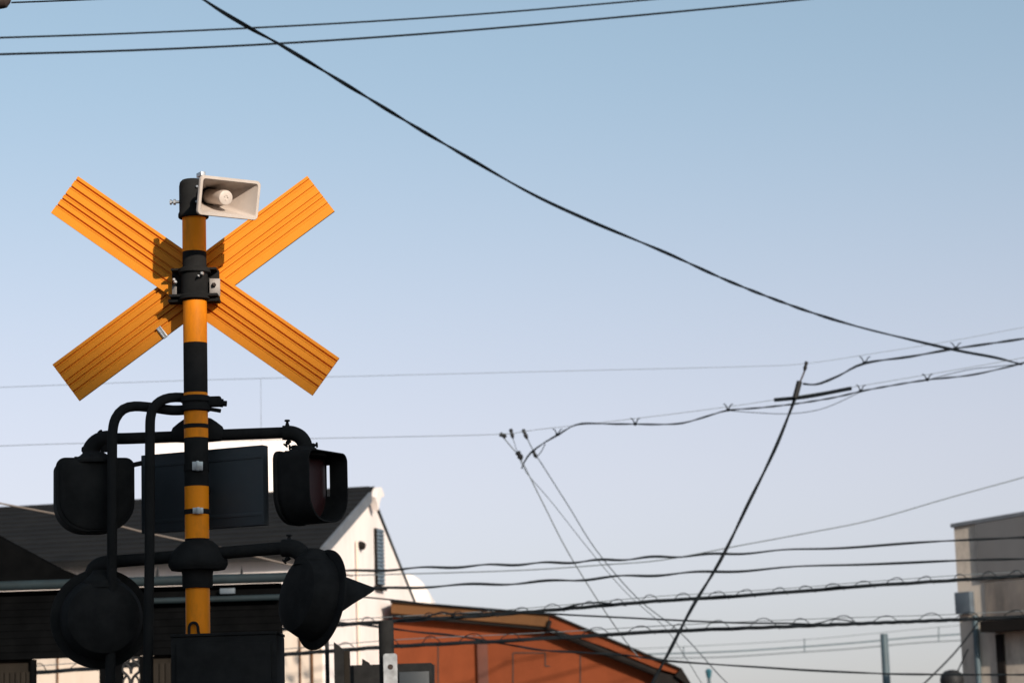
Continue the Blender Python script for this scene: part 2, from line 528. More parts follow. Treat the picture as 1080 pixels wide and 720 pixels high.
def hood_lamp(name='signal_lamp'):
    W, H_ = 74 * px1, 75 * px1
    rt, rb = 9 * px1, 30 * px1
    m = MB()
    m.loft([sect(W * .80, H_ * .84, rt, rb * .8, .108), sect(W * .93, H_ * .95, rt, rb, .098), sect(W * .955, H_ * .965, rt, rb, .07), sect(W * .955, H_ * .965, rt, rb, .015)], cap0=True, cap1=True)
    m.loft([sect(W * 1.0, H_ * 1.0, rt, rb, .092), sect(W * 1.03, H_ * 1.02, rt, rb, .088), sect(W * 1.03, H_ * 1.02, rt, rb, .074), sect(W * 1.0, H_ * 1.0, rt, rb, .07)], cap0=True, cap1=True)
    house = m.build(name, BLACK)
    # hood: outer and inner skins, slot on the far side
    ys = (.05, .013, -.006, -.05, -.10)
    n = len(sect(W, H_, rt, rb, 0))
    # refine: add points on the long right side for the slot
    def ring(w, h, y):
        base_pts = rrect(w, h, rt, rb, 8)
        out = []
        # right side runs from the last point (bottom right arc end) up to the first point
        p_end, p_start = base_pts[-1], base_pts[0]
        for p in base_pts: out.append(Vector((p[0], y, p[1])))
        for k in range(1, 12):
            t = k / 12
            out.append(Vector((p_end[0], y, p_end[1] + (p_start[1] - p_end[1]) * t)))
        return out
    N0 = len(rrect(1, 1, .1, .1, 8))
    m = MB()
    sk = lambda i, j: i == 1 and j >= N0 - 1 and j < N0 + 11
    t = .006
    m.loft([ring(W, H_, y) for y in ys], skip=sk)
    m.loft([ring(W - 2 * t, H_ - 2 * t, y) for y in ys], skip=sk)
    ro, ri = ring(W, H_, ys[-1]), ring(W - 2 * t, H_ - 2 * t, ys[-1])
    m.loft([ro, ri])
    hood = m.build('hood', BLACK, house)
    m = MB()
    m.loft([sect(W * .86, H_ * .86, rt, rb * .8, .014), sect(W * .86, H_ * .86, rt, rb * .8, .008), sect(W * .80, H_ * .80, rt, rb * .8, .001), sect(W * .5, H_ * .5, rt, rb * .6, -.006)], cap0=True, cap1=True)
    lens = m.build('lens', REDGLASS, house)
    m = MB()
    zt = H_ / 2
    m.lathe([(24 * px1, -.012), (24 * px1, .0), (20 * px1, .012), (14.5 * px1, .022), (12 * px1, .032), (9 * px1, .040)], Vector((0, .03, zt - .006)), n=32)
    for k in range(6):
        q = 2 * PI * k / 6 + .3
        m.lathe([(1.7 * px1, 0), (1.6 * px1, .009)], Vector((19 * px1 * math.cos(q), .03 + 19 * px1 * math.sin(q), zt + .002)), n=6)
    neck = m.build('neck', BLACK, house)
    return house, [hood, lens, neck]

def copy_lamp(h, kids):
    c = h.copy(); COL.objects.link(c)
    for k in kids:
        kc = k.copy(); COL.objects.link(kc); kc.parent = c
    return c

def put(o, world, rz, rx=0.0):
    o.parent = T.o
    o.location = Vector(world) - T.loc
    o.rotation_euler = (rx, 0, rz)

h1, k1 = hood_lamp()
h2 = copy_lamp(h1, k1)
h2.scale = (1.07, 1, 1.02)
put(h1, S(327, 514.5, dU), math.radians(61))             # faces right and towards the camera
put(h2, S(98.5, 523.5, dU), math.radians(196))           # seen from behind
h1['label'] = 'upper right black lamp with its red lens showing inside the hood'

def disc_lamp(name='signal_lamp'):
    R = 52 * px1
    m = MB()
    pr = [(.02, -.150), (.11, -.145), (.158, -.12), (.18, -.06), (.182, -.01), (R * .97, -.006), (R, -.003), (R, .004), (R * .97, .007), (.13, .008)]
    m.lathe(pr, Vector((0, 0, 0)), (0, -1, 0), 56)
    house = m.build(name, BLACK)
    m = MB()
    m.lathe([(.112, .006), (.112, .012), (.1, .026), (.07, .038), (.03, .045), (.005, .046)], Vector((0, 0, 0)), (0, -1, 0), 36)
    lens = m.build('lens', REDGLASS, house)
    # visor: half tube, longest at the top
    m = MB()
    n = 40
    rings = []
    for t in (0.0, .25, .5, .75, 1.0):
        out, inn = [], []
        for j in range(n + 1):
            q = -.35 + (PI + .7) * j / n
            k = max(0.0, math.sin(q))
            Lq = .03 + .215 * (max(0, math.sin((q + .35) / (PI + .7) * PI)) ** 1.3)
            drop = -.025 * t
            rr = .132 - .008 * t
            out.append(Vector((rr * math.cos(q), -.006 - Lq * t, rr * math.sin(q) + drop)))
            inn.append(Vector(((rr - .004) * math.cos(q), -.006 - Lq * t, (rr - .004) * math.sin(q) + drop)))
        rings.append(out + inn[::-1])
    m.loft(rings, cap0=True, cap1=True)
    vis = m.build('hood', BLACK, house)
    m = MB()
    m.lathe([(21 * px1, -.03), (20 * px1, .0), (15 * px1, .02), (11 * px1, .035), (9 * px1, .05)], Vector((0, .055, .16)), n=28)
    neck = m.build('neck', BLACK, house)
    return house, [lens, vis, neck]

h3, k3 = disc_lamp()
h4 = copy_lamp(h3, k3)
put(h3, LA(338, 632), math.radians(180 - 57), math.radians(10))      # faces right and away
put(h4, LA(106, 652) + Vector((0, .0, 0)), math.radians(197))
h3['label'] = 'lower right black lamp whose visor points right like a beak'

# ---------------------------------------------------------------- direction panel behind the pole
m = MB()
py_ = math.radians(23)
rotp = Matrix.Rotation(-py_, 3, 'Z')
pc = S(215.5, 516.5, .155)
pw = 137 * px1 / math.cos(py_)
m.box(pc, (pw, .05, 84 * px1), rotp, .004)
pan = T.part(m, 'direction_panel', BLUEGREY)
m = MB()
m.box(pc + rotp @ Vector((0, -.0265, 30 * px1)), (pw * .98, .003, .016), rotp, .001)
m.box(pc + rotp @ Vector((0, -.0265, -30 * px1)), (pw * .98, .003, .016), rotp, .001)
T.part(m, 'back_rail', BLUEGREY, pan)
m = MB()
m.box(S(209, 517, .08), (.10, .10, .03), None, .004)
T.part(m, 'panel_bracket', BLACK, pan)
m = MB()
m.tube(smooth_path([S(x, y, .07) for x, y in ((128, 497), (138, 491), (150, 488))], .01), 2.6 * px1, 10)
T.part(m, 'short_cable', RUBBER)

# ---------------------------------------------------------------- hoses
def hose(pts, rpx, name='cable_hose'):
    m = MB()
    m.tube(smooth_path([S(*p) for p in pts], .02), rpx * px1, 16)
    return T.part(m, name, RUBBER)
dH = .03
hose([(116, 720, .02), (117, 660, .01), (118, 600, -.02), (118.3, 540, -.03), (118.3, 480, -.02), (118.8, 455, -.01), (122, 441, 0), (130, 431.5, .01), (142, 428.3, .02), (160, 429.6, .02), (182, 432.5, .02), (204, 431.5, .02)], 5.3)
hose([(155, 800, -.10), (156, 700, -.09), (157.5, 600, -.07), (158, 520, -.06), (158.2, 460, -.05), (158.8, 440, -.045), (162, 430, -.04), (169, 423, -.03), (179, 419.4, -.01), (192, 419.0, .02), (206, 421, .03)], 5.2)
m = MB()
zb2 = zp(434)
Hc = zp(417.5) - zb2
m.lathe([(PR + .006, 0), (PR + .013, .004), (PR + .013, Hc * .35), (PR + .007, Hc * .42), (PR + .007, Hc * .55), (PR + .014, Hc * .62), (PR + .012, Hc - .004), (PR + .004, Hc)], Vector((X0, YS, zb2)), n=36)
m.box(ax(424, PR + .03, .0), (.06, .05, .045), None, .008)
m.lathe([(.013, 0), (.013, .045)], ax(425.5, PR + .04, .0), (1, 0, -.1), 8)
m.lathe([(.019, 0), (.019, .014)], ax(425.5, PR + .055, .0), (1, 0, -.1), 6)
m.lathe([(.009, 0), (.009, .05)], ax(432, PR + .01, -.01), (1, 0, -.2), 8)
T.part(m, 'hose_clamp', BLACK)

# ---------------------------------------------------------------- control box under the lamps
m = MB()
bx0, bx1 = S(187, 690).x, S(297, 690).x
z1, z0 = zp(673), 1.05
m.box(Vector(((bx0 + bx1) / 2, YS - .03, (z0 + z1) / 2)), (bx1 - bx0, .34, z1 - z0), None, .008)
cb = T.part(m, 'control_box', BLACK)
m = MB()
m.box(Vector(((bx0 + bx1) / 2, YS - .03, z1 + .006)), (bx1 - bx0 + .004, .35, .012), None, .003)
T.part(m, 'box_lid', BLACK, cb)
m = MB()
m.box(Vector(((bx0 + bx1) / 2, YS - .205, (z0 + z1) / 2)), (bx1 - bx0 - .05, .012, z1 - z0 - .06), None, .003)
m.lathe([(.012, 0), (.012, .03)], Vector((bx1 - .06, YS - .21, (z0 + z1) / 2)), (0, -1, 0), 12)
T.part(m, 'box_door', BLACK, cb)
m = MB()
loop = [(199.5, 672), (199.5, 661), (202, 656.8), (206, 656.6), (208.5, 660), (209.5, 667), (212, 671)]
m.tube(smooth_path([S(x, y, -PR - .012) for x, y in loop], .005), 1.5 * px1, 8)
T.part(m, 'lock_loop', RUBBER, cb)
m = MB()
m.lathe([(.16, 0), (.16, .02), (.09, .03), (.07, .08)], base, n=32)
T.part(m, 'base_flange', BLACK)
# cabinets' upright between box and lower lamp on the right (thin dark upright under the lamp)

# ------------------------------------------------------------------ low dark shed behind (Y about 20 m)
YD = 20.0
D = lambda px, py, dy=0.0: P(px, py, YD + dy)
pd = (D(208, 650) - D(207, 650)).length
sb = Vector((D(130, 700).x, YD, 0))
G = Thing('trackside_shed', sb, 'long low dark shed with blue grey gutter pipes behind the signal post', 'shed')
def zD(py): return D(150, py).z
xL, xR = D(-60, 650).x, D(297, 650).x
# corrugated fascia: horizontal lap boards
m = MB()
zt_, zb_ = zD(624), zD(691)
nb = 9
for k in range(nb):
    za = zb_ + (zt_ - zb_) * k / nb
    zc = zb_ + (zt_ - zb_) * (k + 1) / nb
    m.prism([Vector((xL, YD, za)), Vector((xL, YD - .0043, za + .003)), Vector((xL, YD - .004, zc - .001)), Vector((xL, YD, zc - .001))], Vector((xR - xL, 0, 0)))
m.box(Vector(((xL + xR) / 2, YD + .05, (zb_ + zt_) / 2)), (xR - xL, .09, zt_ - zb_ - .01))
T2 = G.part(m, 'fascia', DARKSHEET, smooth=0)
m = MB()
za = zD(619)
m.prism([Vector((xL, YD - .02, za - .03)), Vector((xL, YD - .02, za)), Vector((xL, YD + 3.4, za - .12)), Vector((xL, YD + 3.4, za - .15))], Vector((xR - xL, 0, 0)))
G.part(m, 'roof', DARKSHEET, smooth=0)
m = MB()
m.tube([Vector((xL, YD - .10, zD(614.0))), Vector((xR + .06, YD - .10, zD(614.0)))], 5.2 * pd, 18)
gp = G.part(m, 'gutter_pipe', GUTTER)
m = MB()
m.tube([Vector((D(150, 640).x, YD - .08, zD(634.5))), Vector((xR, YD - .08, zD(634.5)))], 3.2 * pd, 14)
G.part(m, 'conduit_pipe', GUTTER)
for px_ in (165.5, 254.5):
    m = MB()
    b0 = D(px_, 606, -.10)
    m.prism([b0 + Vector((-.014, 0, -.02)), b0 + Vector((.014, 0, -.02)), b0 + Vector((.011, 0, .03)), b0 + Vector((.004, 0, .075)), b0 + Vector((-.006, 0, .03))], Vector((0, .02, 0)))
    G.part(m, 'pipe_bracket', IRON, gp)
m = MB()
m.box(D(240, 623, -.06), (16 * pd, .05, 6 * pd), None, .008)  # paler block stands in for a white reflection between the pipes
G.part(m, 'reflection_patch', BOXGREY)
# side canopy end at the left
m = MB()
m.prism([D(x, y, -.02) for x, y in ((-70, 540), (-40, 545), (57, 597), (66, 600), (73, 604), (76, 609), (75, 614), (-70, 618))], Vector((0, .6, 0)))
G.part(m, 'canopy_end', DARKSHEET, smooth=0)
# posts
for a, b in ((32, 36.5), (104.5, 128.5), (147, 160.5), (186, 297)):
    m = MB()
    x0_, x1_ = D(a, 700).x, D(b, 700).x
    m.box(Vector(((x0_ + x1_) / 2, YD + .05, zb_ / 2)), (x1_ - x0_, .09, zb_ - .004), None, .006)
    G.part(m, 'post', DARKSHEET)
def boards(a, b, top, n):
    m = MB()
    for k in range(n):
        x0_, x1_ = D(a + (b - a) * k / n, 700).x, D(a + (b - a) * (k + 1) / n, 700).x
        m.box(Vector(((x0_ + x1_) / 2, YD + .05, (zD(top)) / 2)), (x1_ - x0_ - .006, .03, zD(top)), None, .004)
    m.box(Vector(((D(a, 700).x + D(b, 700).x) / 2, YD + .075, (zb_ - .005) / 2)), (D(b, 700).x - D(a, 700).x, .016, zb_ + .03))
    return m
G.part(boards(-60, 32, 704, 16), 'board_panel', DARKWOOD)
G.part(boards(160.5, 186, 699, 4), 'board_panel', DARKWOOD)
# wrought iron scroll
m = MB()
def scroll(pts, r=1.4): m.tube(smooth_path([D(x, y, .02) for x, y in pts], .01), r * pd, 8)
for sx in (-1, 1):
    c = 138.2
    q = lambda x, y: (c + sx * x, y)
    scroll([q(0, 690), q(3, 697), q(8, 701), q(9, 707), q(5, 711), q(1.5, 716), q(1, 726)], 1.5)
    scroll([q(9.5, 693), q(6, 699), q(1, 704), q(0, 710)], 1.4)
    scroll([q(8, 730), q(8.5, 718), q(5, 712)], 1.3)
scroll([(128, 692.5), (138, 693), (148, 692.5)], 1.6)
scroll([(128.5, 698), (133, 697), (138, 699), (143, 697), (147.5, 698)], 1.2)
G.part(m, 'iron_scroll', IRON)

# ------------------------------------------------------------------ white gabled house (about 35 m)
YH = 35.0
a_ = math.radians(12.5)
dR = Vector((math.cos(a_), -math.sin(a_), 0))           # along the front wall to the right
dN = Vector((math.sin(a_), math.cos(a_), 0))            # into the depth
C0 = P(341, 592, YH)
ov = .38
ridge_t = 2.55
ridge_z = P(387, 518.5, YH + 2.4).z
ez = P(338, 585, YH - .38).z                              # lower edge of the eave
eave_z = ez + (ridge_z - ez) * ov / (ridge_t + ov)
Cb = Vector((C0.x, C0.y, 0))
HD = 5.3                                                 # depth of the house
HOUSE = Thing('gabled_house', Cb, 'white plastered gabled house with dark slate roof and blue shutter behind the signal post', 'house')
LEN = 10.0
m = MB()
A0, A1 = Cb - dR * LEN, Cb
far_z = eave_z - .75
poly = [A1, A1 + dN * HD, A1 + dN * HD + Vector((0, 0, far_z)), A1 + dN * ridge_t + Vector((0, 0, ridge_z - .05)), A1 + Vector((0, 0, eave_z))]
Ldoor = (P(341, 700, YH).x - P(34, 700, YH).x) / math.cos(a_) * .985
m.prism(poly, -dR * LEN)
wallo = HOUSE.part(m, 'wall', PLASTER, smooth=0)
# roof slabs with overhang
m = MB()
sl_f = (ridge_z - eave_z) / ridge_t
sl_b = (ridge_z - far_z) / (HD - ridge_t)
def roofslab(t0, z0, t1, z1, th=.09, over=.04, ext=.07):
    p = [Cb + dR * ext + dN * t0 + Vector((0, 0, z0)), Cb + dR * ext + dN * t1 + Vector((0, 0, z1)), Cb + dR * ext + dN * t1 + Vector((0, 0, z1 + th)), Cb + dR * ext + dN * t0 + Vector((0, 0, z0 + th))]
    return p
m.prism(roofslab(-ov, eave_z - sl_f * ov, ridge_t, ridge_z), -dR * (LEN + .3))
m.prism(roofslab(HD + .1, far_z - sl_b * .1, ridge_t + .002, ridge_z, .03, ext=.008), -dR * (LEN + .3))
# tile courses on the front slope
nc = 13
for k in range(nc):
    t0 = -ov + (ridge_t + ov) * k / nc
    z0 = eave_z + sl_f * t0 + .09
    t1 = t0 + (ridge_t + ov) / nc
    z1 = eave_z + sl_f * t1 + .09
    m.prism([Cb + dR * .06 + dN * (t0 - .01) + Vector((0, 0, z0 + .002)), Cb + dR * .06 + dN * t1 + Vector((0, 0, z1 + .002)), Cb + dR * .06 + dN * (t0 - .01) + Vector((0, 0, z0 + .010))], -dR * (LEN + .28))
roofo = HOUSE.part(m, 'roof', ROOF, smooth=0)
# verge boards on the gable
m = MB()
def verge(t0, z0, t1, z1, w, th=.05, off=.075):
    p0 = Cb + dR * off + dN * t0 + Vector((0, 0, z0))
    p1 = Cb + dR * off + dN * t1 + Vector((0, 0, z1))
    m.prism([p0, p1, p1 + Vector((0, 0, w)), p0 + Vector((0, 0, w))], dR * th)
verge(-ov, eave_z - sl_f * ov - .05, ridge_t - .35, ridge_z - sl_f * .35 - .05, .155)
verge(HD + .12, far_z - sl_b * .12 + .02, ridge_t + .25, ridge_z - sl_b * .25 + .02, .03, .012, .009)
HOUSE.part(m, 'verge_board', VERGE, roofo)
m = MB()
rp0 = Cb + dR * .16 + dN * ridge_t + Vector((0, 0, ridge_z + .03))
cpl = [(-.42, -.30 * sl_f - .02), (-.36, -.16), (-.22, -.02), (-.08, .075), (0, .10), (.1, .10), (.3, -.03), (.26, -.08), (.08, -.10), (-.06, -.22), (-.16, -.40), (-.28, -.40 * sl_f - .10)]
m.prism([rp0 + dN * (t * .75) + Vector((0, 0, z * .75 - .03)) for t, z in cpl], -dR * .10)
HOUSE.part(m, 'gable_cap', PLASTER, roofo)
m = MB()
m.prism([rp0 - dR * .17 + dN * t + Vector((0, 0, z)) for t, z in ((-.16, -.03), (-.08, .06), (.08, .06), (.16, -.06))], -dR * (LEN + .2))
HOUSE.part(m, 'ridge_cap', ROOF, roofo)
# shutter window, vent, downpipe on the gable
def gable_pt(px, py):
    """ray from the eye onto the gable plane"""
    v = Rt * ((px - 540) / F) + Up * ((360 - py) / F) + Fw
    n = dR
    t = (Cb - EYE).dot(n) / v.dot(n)
    return EYE + v * t
w0, w1 = gable_pt(394, 560), gable_pt(401.5, 614)
t0 = (w0 - Cb).dot(dN); t1 = (w1 - Cb).dot(dN)
zt0, zt1 = gable_pt(395, 557).z, gable_pt(395, 616).z
m = MB()
m.prism([Cb + dR * .002 + dN * t + Vector((0, 0, z)) for t, z in ((t0, zt1), (t1, zt1), (t1, zt0), (t0, zt0))], dR * .05)
win = HOUSE.part(m, 'window', DARKTRIM, smooth=0)
m = MB()
for k in range(15):
    z = zt1 + (zt0 - zt1) * (k + .5) / 15
    m.box(Cb + dR * .06 + dN * ((t0 + t1) / 2) + Vector((0, 0, z)), (.03, abs(t1 - t0) * .96, (zt0 - zt1) / 15 * .75), Matrix.Rotation(-a_, 3, 'Z'), .003)
HOUSE.part(m, 'shutter', SHUTTER, win)
m = MB()
m.box(Cb + dR * .04 + dN * ((t0 + t1) / 2) + Vector((0, 0, zt1 - .05)), (.10, abs(t1 - t0) * 1.3, .06), Matrix.Rotation(-a_, 3, 'Z'), .004)
HOUSE.part(m, 'sill', DARKTRIM, win)
m = MB()
vp = gable_pt(379, 574)
m.lathe([(.06, 0), (.065, .05), (.05, .10), (.02, .11)], vp - dR * .01, dR + Vector((0, 0, -.4)), 18)
HOUSE.part(m, 'vent_hood', DARKTRIM)
m = MB()
pa, pb = gable_pt(373.5, 570), gable_pt(376, 715)
m.tube([Vector((pa.x, pa.y, pa.z)) + dR * .04, Vector((pa.x, pa.y, 0)) + dR * .04], .018, 10)
HOUSE.part(m, 'downpipe', CREAM)
# lower cream render band and window frames on the front wall
def front_pt(px, py, off=.0):
    v = Rt * ((px - 540) / F) + Up * ((360 - py) / F) + Fw
    t = (Cb - EYE).dot(dN) / v.dot(dN)
    return EYE + v * t - dN * off
m = MB()
q0, q1 = front_pt(-60, 680), front_pt(340, 680)
zc = front_pt(60, 672).z
m.prism([Vector((q0.x, q0.y, .02)) - dN * .002, Vector((q1.x, q1.y, .02)) - dN * .002, Vector((q1.x, q1.y, zc)) - dN * .002, Vector((q0.x, q0.y, zc)) - dN * .002], -dN * .03)
HOUSE.part(m, 'lower_render', CREAM, smooth=0)
for px_ in (62, 317.5, 330):
    m = MB()
    p = front_pt(px_, 700, .05)
    m.tube([Vector((p.x, p.y, 0)), Vector((p.x, p.y, zc))], .014 if px_ < 325 else .02, 8)
    HOUSE.part(m, 'wall_pipe', TAN)

# ------------------------------------------------------------------ orange building (about 38 m)
YO = 38.0
O = lambda px, py, dy=0.0: P(px, py, YO + dy)
po = (O(501, 680) - O(500, 680)).length
ob_ = Vector((O(560, 700).x, YO, 0))
OB = Thing('orange_building', ob_, 'rust orange rendered building with tan fascia and sloping roof edge at the bottom centre', 'building')
def gz(px): p = O(px, 700); return Vector((p.x, YO, 0))
m = MB()
m.prism([gz(414), O(414, 638), O(580, 652), O(690, 700), O(723, 716), gz(723)], Vector((0, 9, 0)))
wl = OB.part(m, 'wall', BRICK, smooth=0)
m = MB()
dyf = -.28
m.prism([O(412.5, 634.5, dyf), O(579, 648, dyf), O(578.5, 660.5, dyf), O(412.5, 646, dyf)], Vector((0, .27, 0)))
OB.part(m, 'fascia_board', TAN, smooth=0)
m = MB()
m.prism([O(580, 648, dyf), O(717, 705.5, dyf), O(712, 709.5, dyf), O(690, 703, dyf), O(640, 682.5, dyf), O(579.5, 661, dyf)], Vector((0, .27, 0)))
OB.part(m, 'fascia_board', BRICK, smooth=0, label='rust orange fascia board along the sloping roof edge')
m = MB()
m.prism([O(411.5, 632.3, -.34), O(580.3, 646.0, -.34), O(580.3, 648.0, -.34), O(411.5, 634.5, -.34)], Vector((0, 9.4, 0)))
m.prism([O(580.8, 646.0, -.34), O(719, 704, -.34), O(719, 706, -.34), O(580.8, 648.3, -.34)], Vector((0, 9.4, 0)))
m.prism([O(719, 704, -.34), O(730, 722, -.34), O(729, 724, -.34), O(712, 712, -.34)], Vector((0, 9.4, 0)))
OB.part(m, 'roof', DARKTRIM, smooth=0)
m = MB()
m.tube([O(578, 662, -.33), O(580, 654, -.33)], 2.2 * po, 8)
m.tube([O(413, 648.5, -.22), O(578, 663, -.22)], 1.7 * po, 8)
m.tube([O(580, 662.5, -.22), O(640, 688, -.22), O(692, 709, -.22)], 3.8 * po, 8)  # thick dark tube stands in for the shade band under the overhang
OB.part(m, 'gutter', DARKTRIM)
m = MB()
p = O(509, 690)
m.box(Vector((p.x, YO - .05, 3.1 / 2)), (11 * po, .08, 3.36), None, .01)  # dark brown strip stands in for a shadow stripe down the wall
OB.part(m, 'shadow_strip', DARKTRIM if False else mat('brown_shadow_strip', (.085, .026, .015), .85, var=.2, scale=2))
for (a, b) in (((462, 680), (462, 720)), ((541, 688), (541, 740)), ((575, 688), (575, 702)), ((541, 688), (575, 688)), ((575, 702), (580, 702)), ((612, 690), (612, 740)), ((458, 700), (458, 740))):
    m = MB().tube([O(a[0], a[1], -.004), O(b[0], b[1], -.004)], .7 * po, 6)
    OB.part(m, 'wall_seam', RUST, wl)
m = MB()
m.prism([O(690, 707, -.02), O(714, 714, -.02), O(722, 760, -.02), O(684, 760, -.02)], Vector((0, -.24, 0)))
OB.part(m, 'porch', DARKTRIM, smooth=0)

# ------------------------------------------------------------------ right-hand concrete building (about 45 m)
YR = 45.0
rb = P(1006, 556, YR)
ry = math.radians(46)
eR = Vector((math.cos(ry), -math.sin(ry), 0))
eN = Vector((math.sin(ry), math.cos(ry), 0))
Rb = Vector((rb.x, rb.y, 0))
RB = Thing('concrete_building', Rb, 'stained grey concrete building with a flat roof at the right edge', 'building')
def rp(px, py, off=0.0):
    v = Rt * ((px - 540) / F) + Up * ((360 - py) / F) + Fw
    t = (Rb - EYE).dot(eN) / v.dot(eN)
    return EYE + v * t - eN * off
hz = rb.z
m = MB()
LR_ = 9.0
tl = lambda s, z: Rb + eR * s + Vector((0, 0, z))
rise = (rp(1080, 543.5).z - hz) / (rp(1080, 543.5) - Rb).dot(eR)
m.prism([tl(0, 0), tl(LR_, 0), tl(LR_, hz + rise * LR_), tl(0, hz)], eN * 7)
rw = RB.part(m, 'wall', CONCRETE, smooth=0)
m = MB()
m.prism([tl(-.04, hz + .0) - eN * .05, tl(LR_, hz + rise * (LR_ + .1)) - eN * .05, tl(LR_, hz + .07 + rise * (LR_ + .1)) - eN * .05, tl(-.04, hz + .07) - eN * .05], eN * 7.3)
RB.part(m, 'roof_edge', VERGE, smooth=0)
m = MB()
s0 = (rp(1033, 600) - Rb).dot(eR)
m.prism([tl(s0, rp(1040, 612).z) - eN * .002, tl(LR_, rp(1040, 612).z) - eN * .002, tl(LR_, hz + rise * LR_ - .02) - eN * .002, tl(s0, hz + rise * s0 - .01) - eN * .002], -eN * .05)
RB.part(m, 'cladding', CLAD, smooth=0)
m = MB()
s0 = (rp(1040, 630) - Rb).dot(eR)
za_, zb2_ = rp(1060, 613).z, rp(1060, 652).z
m.prism([tl(s0, zb2_) - eN * .002, tl(LR_, zb2_) - eN * .002, tl(LR_, za_) - eN * .002, tl(s0, za_) - eN * .002], -eN * .03)
RB.part(m, 'stained_panel', mat('weathered_panel', (.13, .115, .105), .9, var=.35, scale=2.5, dirt=(.30, .24, .19), dirt_amt=.6, dirt_scale=2.2, stretch=(1, 1, .4)), smooth=0)
m = MB()
q = rp(1020, 635)
sq = (q - Rb).dot(eR)
zc_, zd_ = rp(1020, 624).z, rp(1020, 647).z
m.box(Rb + eR * sq + Vector((0, 0, (zc_ + zd_) / 2)) - eN * .08, (.34, .14, zc_ - zd_), Matrix.Rotation(-ry, 3, 'Z'), .01)
RB.part(m, 'meter_box', BOXGREY)
m = MB()
q = rp(1034, 700)
sq = (q - Rb).dot(eR)
zz1 = rp(1034, 648).z
m.tube([Rb + eR * sq - eN * .08, Rb + eR * sq - eN * .08 + Vector((0, 0, zz1))], .055, 12)
RB.part(m, 'downpipe', TEALPOLE)
m = MB()
s0 = (rp(1049, 660) - Rb).dot(eR)
m.prism([tl(s0, rp(1060, 666).z) - eN * .002, tl(LR_, rp(1060, 666).z) - eN * .002, tl(LR_, rp(1060, 654).z) - eN * .002, tl(s0, rp(1060, 654).z) - eN * .002], -eN * .45)
RB.part(m, 'canopy', DARKTRIM, smooth=0)
m = MB()
s0 = (rp(1052, 680) - Rb).dot(eR)
m.prism([tl(s0, 1) - eN * .002, tl(s0 + .16, 1) - eN * .002, tl(s0 + .16, rp(1060, 668).z) - eN * .002, tl(s0, rp(1060, 668).z) - eN * .002], -eN * .05)
RB.part(m, 'corner_post', DARKTRIM, smooth=0)

# dark bush-like lump of a vent beside that building
m = MB()
c = P(1004, 716, 43)
m.lathe([(.10, -.30), (.20, -.12), (.215, .0), (.19, .09), (.12, .15), (.03, .17)], c, n=20)
m.lathe([(.06, -1.9), (.06, -.25)], c, n=12)
tag(m.build('roof_vent', IRON, None, Vector((c.x, c.y, c.z - 1.9))), 'small dark rounded vent beside the foot of the concrete building', 'vent')

# ------------------------------------------------------------------ pale buildings far behind
def far_block(x0, x1, ytop, Y, label, arched=False):
    a, b = P(x0, ytop, Y), P(x1, ytop, Y)
    z = (a.z + b.z) / 2
    t = Thing('pale_building', Vector(((a.x + b.x) / 2, Y, 0)), label, 'building')
    m = MB()
    if arched:
        w = b.x - a.x
        pl = [Vector((a.x, Y, 0)), Vector((b.x, Y, 0)), Vector((b.x, Y, z - .55))]
        for k in range(1, 10):
            q = PI * .5 * k / 9
            pl.append(Vector((b.x - w * .55 * (1 - math.cos(q)) - .0, Y, z - .55 + .95 * math.sin(q))))
        pl.append(Vector((a.x, Y, z + .4)))
        m.prism(pl, Vector((0, 6, 0)))
    else:
        m.box(Vector(((a.x + b.x) / 2, Y + 4, z / 2)), (b.x - a.x, 8, z))
    t.part(m, 'wall', PLASTER, smooth=0)
    m = MB()
    if not arched:
        m.box(Vector(((a.x + b.x) / 2, Y + 4, z + .06)), (b.x - a.x + .1, 8.1, .12), None, .02)
        t.part(m, 'roof_edge', PLASTER)
    return t
far_block(160, 314, 465, 75, 'tall pale sunlit building seen between the upper lamp arm and the dark panel')
far_block(405, 455.5, 622, 60, 'small white building with rounded roof between the gabled house and the orange building', True)

# ------------------------------------------------------------------ things at the bottom, left of the orange building
YC = 17.0
Cc = lambda px, py, dy=0.0: P(px, py, YC + dy)
pcx = (Cc(401, 700) - Cc(400, 700)).length
def ground_at(px, Y): return Vector((P(px, 700, Y).x, Y, 0))
b = ground_at(408, YC)
t = Thing('steel_post', b, 'dark round steel post carrying a pale drilled plate, left of the orange wall', 'post')
m = MB()
top = Cc(408, 654).z
m.lathe([(8 * pcx, 0), (8 * pcx, top - .01), (7.4 * pcx, top)], b, n=28)
t.part(m, 'post', BLACK)
m = MB()
cpl = Cc(412, 716, -.075)
pl = [(x * pcx, z * pcx) for x, z in rrect(14.5, 54, 3, 1, 5)]
outer = [cpl + Vector((x, 0, z)) for x, z in pl]
hole = [cpl + Vector((2.9 * pcx * math.cos(2 * PI * k / len(pl)), 0, 13.0 * pcx + 2.9 * pcx * math.sin(2 * PI * k / len(pl)))) for k in range(len(pl))]
bk = Vector((0, .012, 0))
m.loft([hole, outer, [p + bk for p in outer], [p + bk for p in hole], hole])
plate = t.part(m, 'plate', STEEL, smooth=30)
m = MB()
m.lathe([(3.6 * pcx, 0), (3.6 * pcx, .02), (2.2 * pcx, .028)], cpl + Vector((0, .03, 13 * pcx)), (0, -1, 0), 6)
t.part(m, 'bolt', RUST, plate)

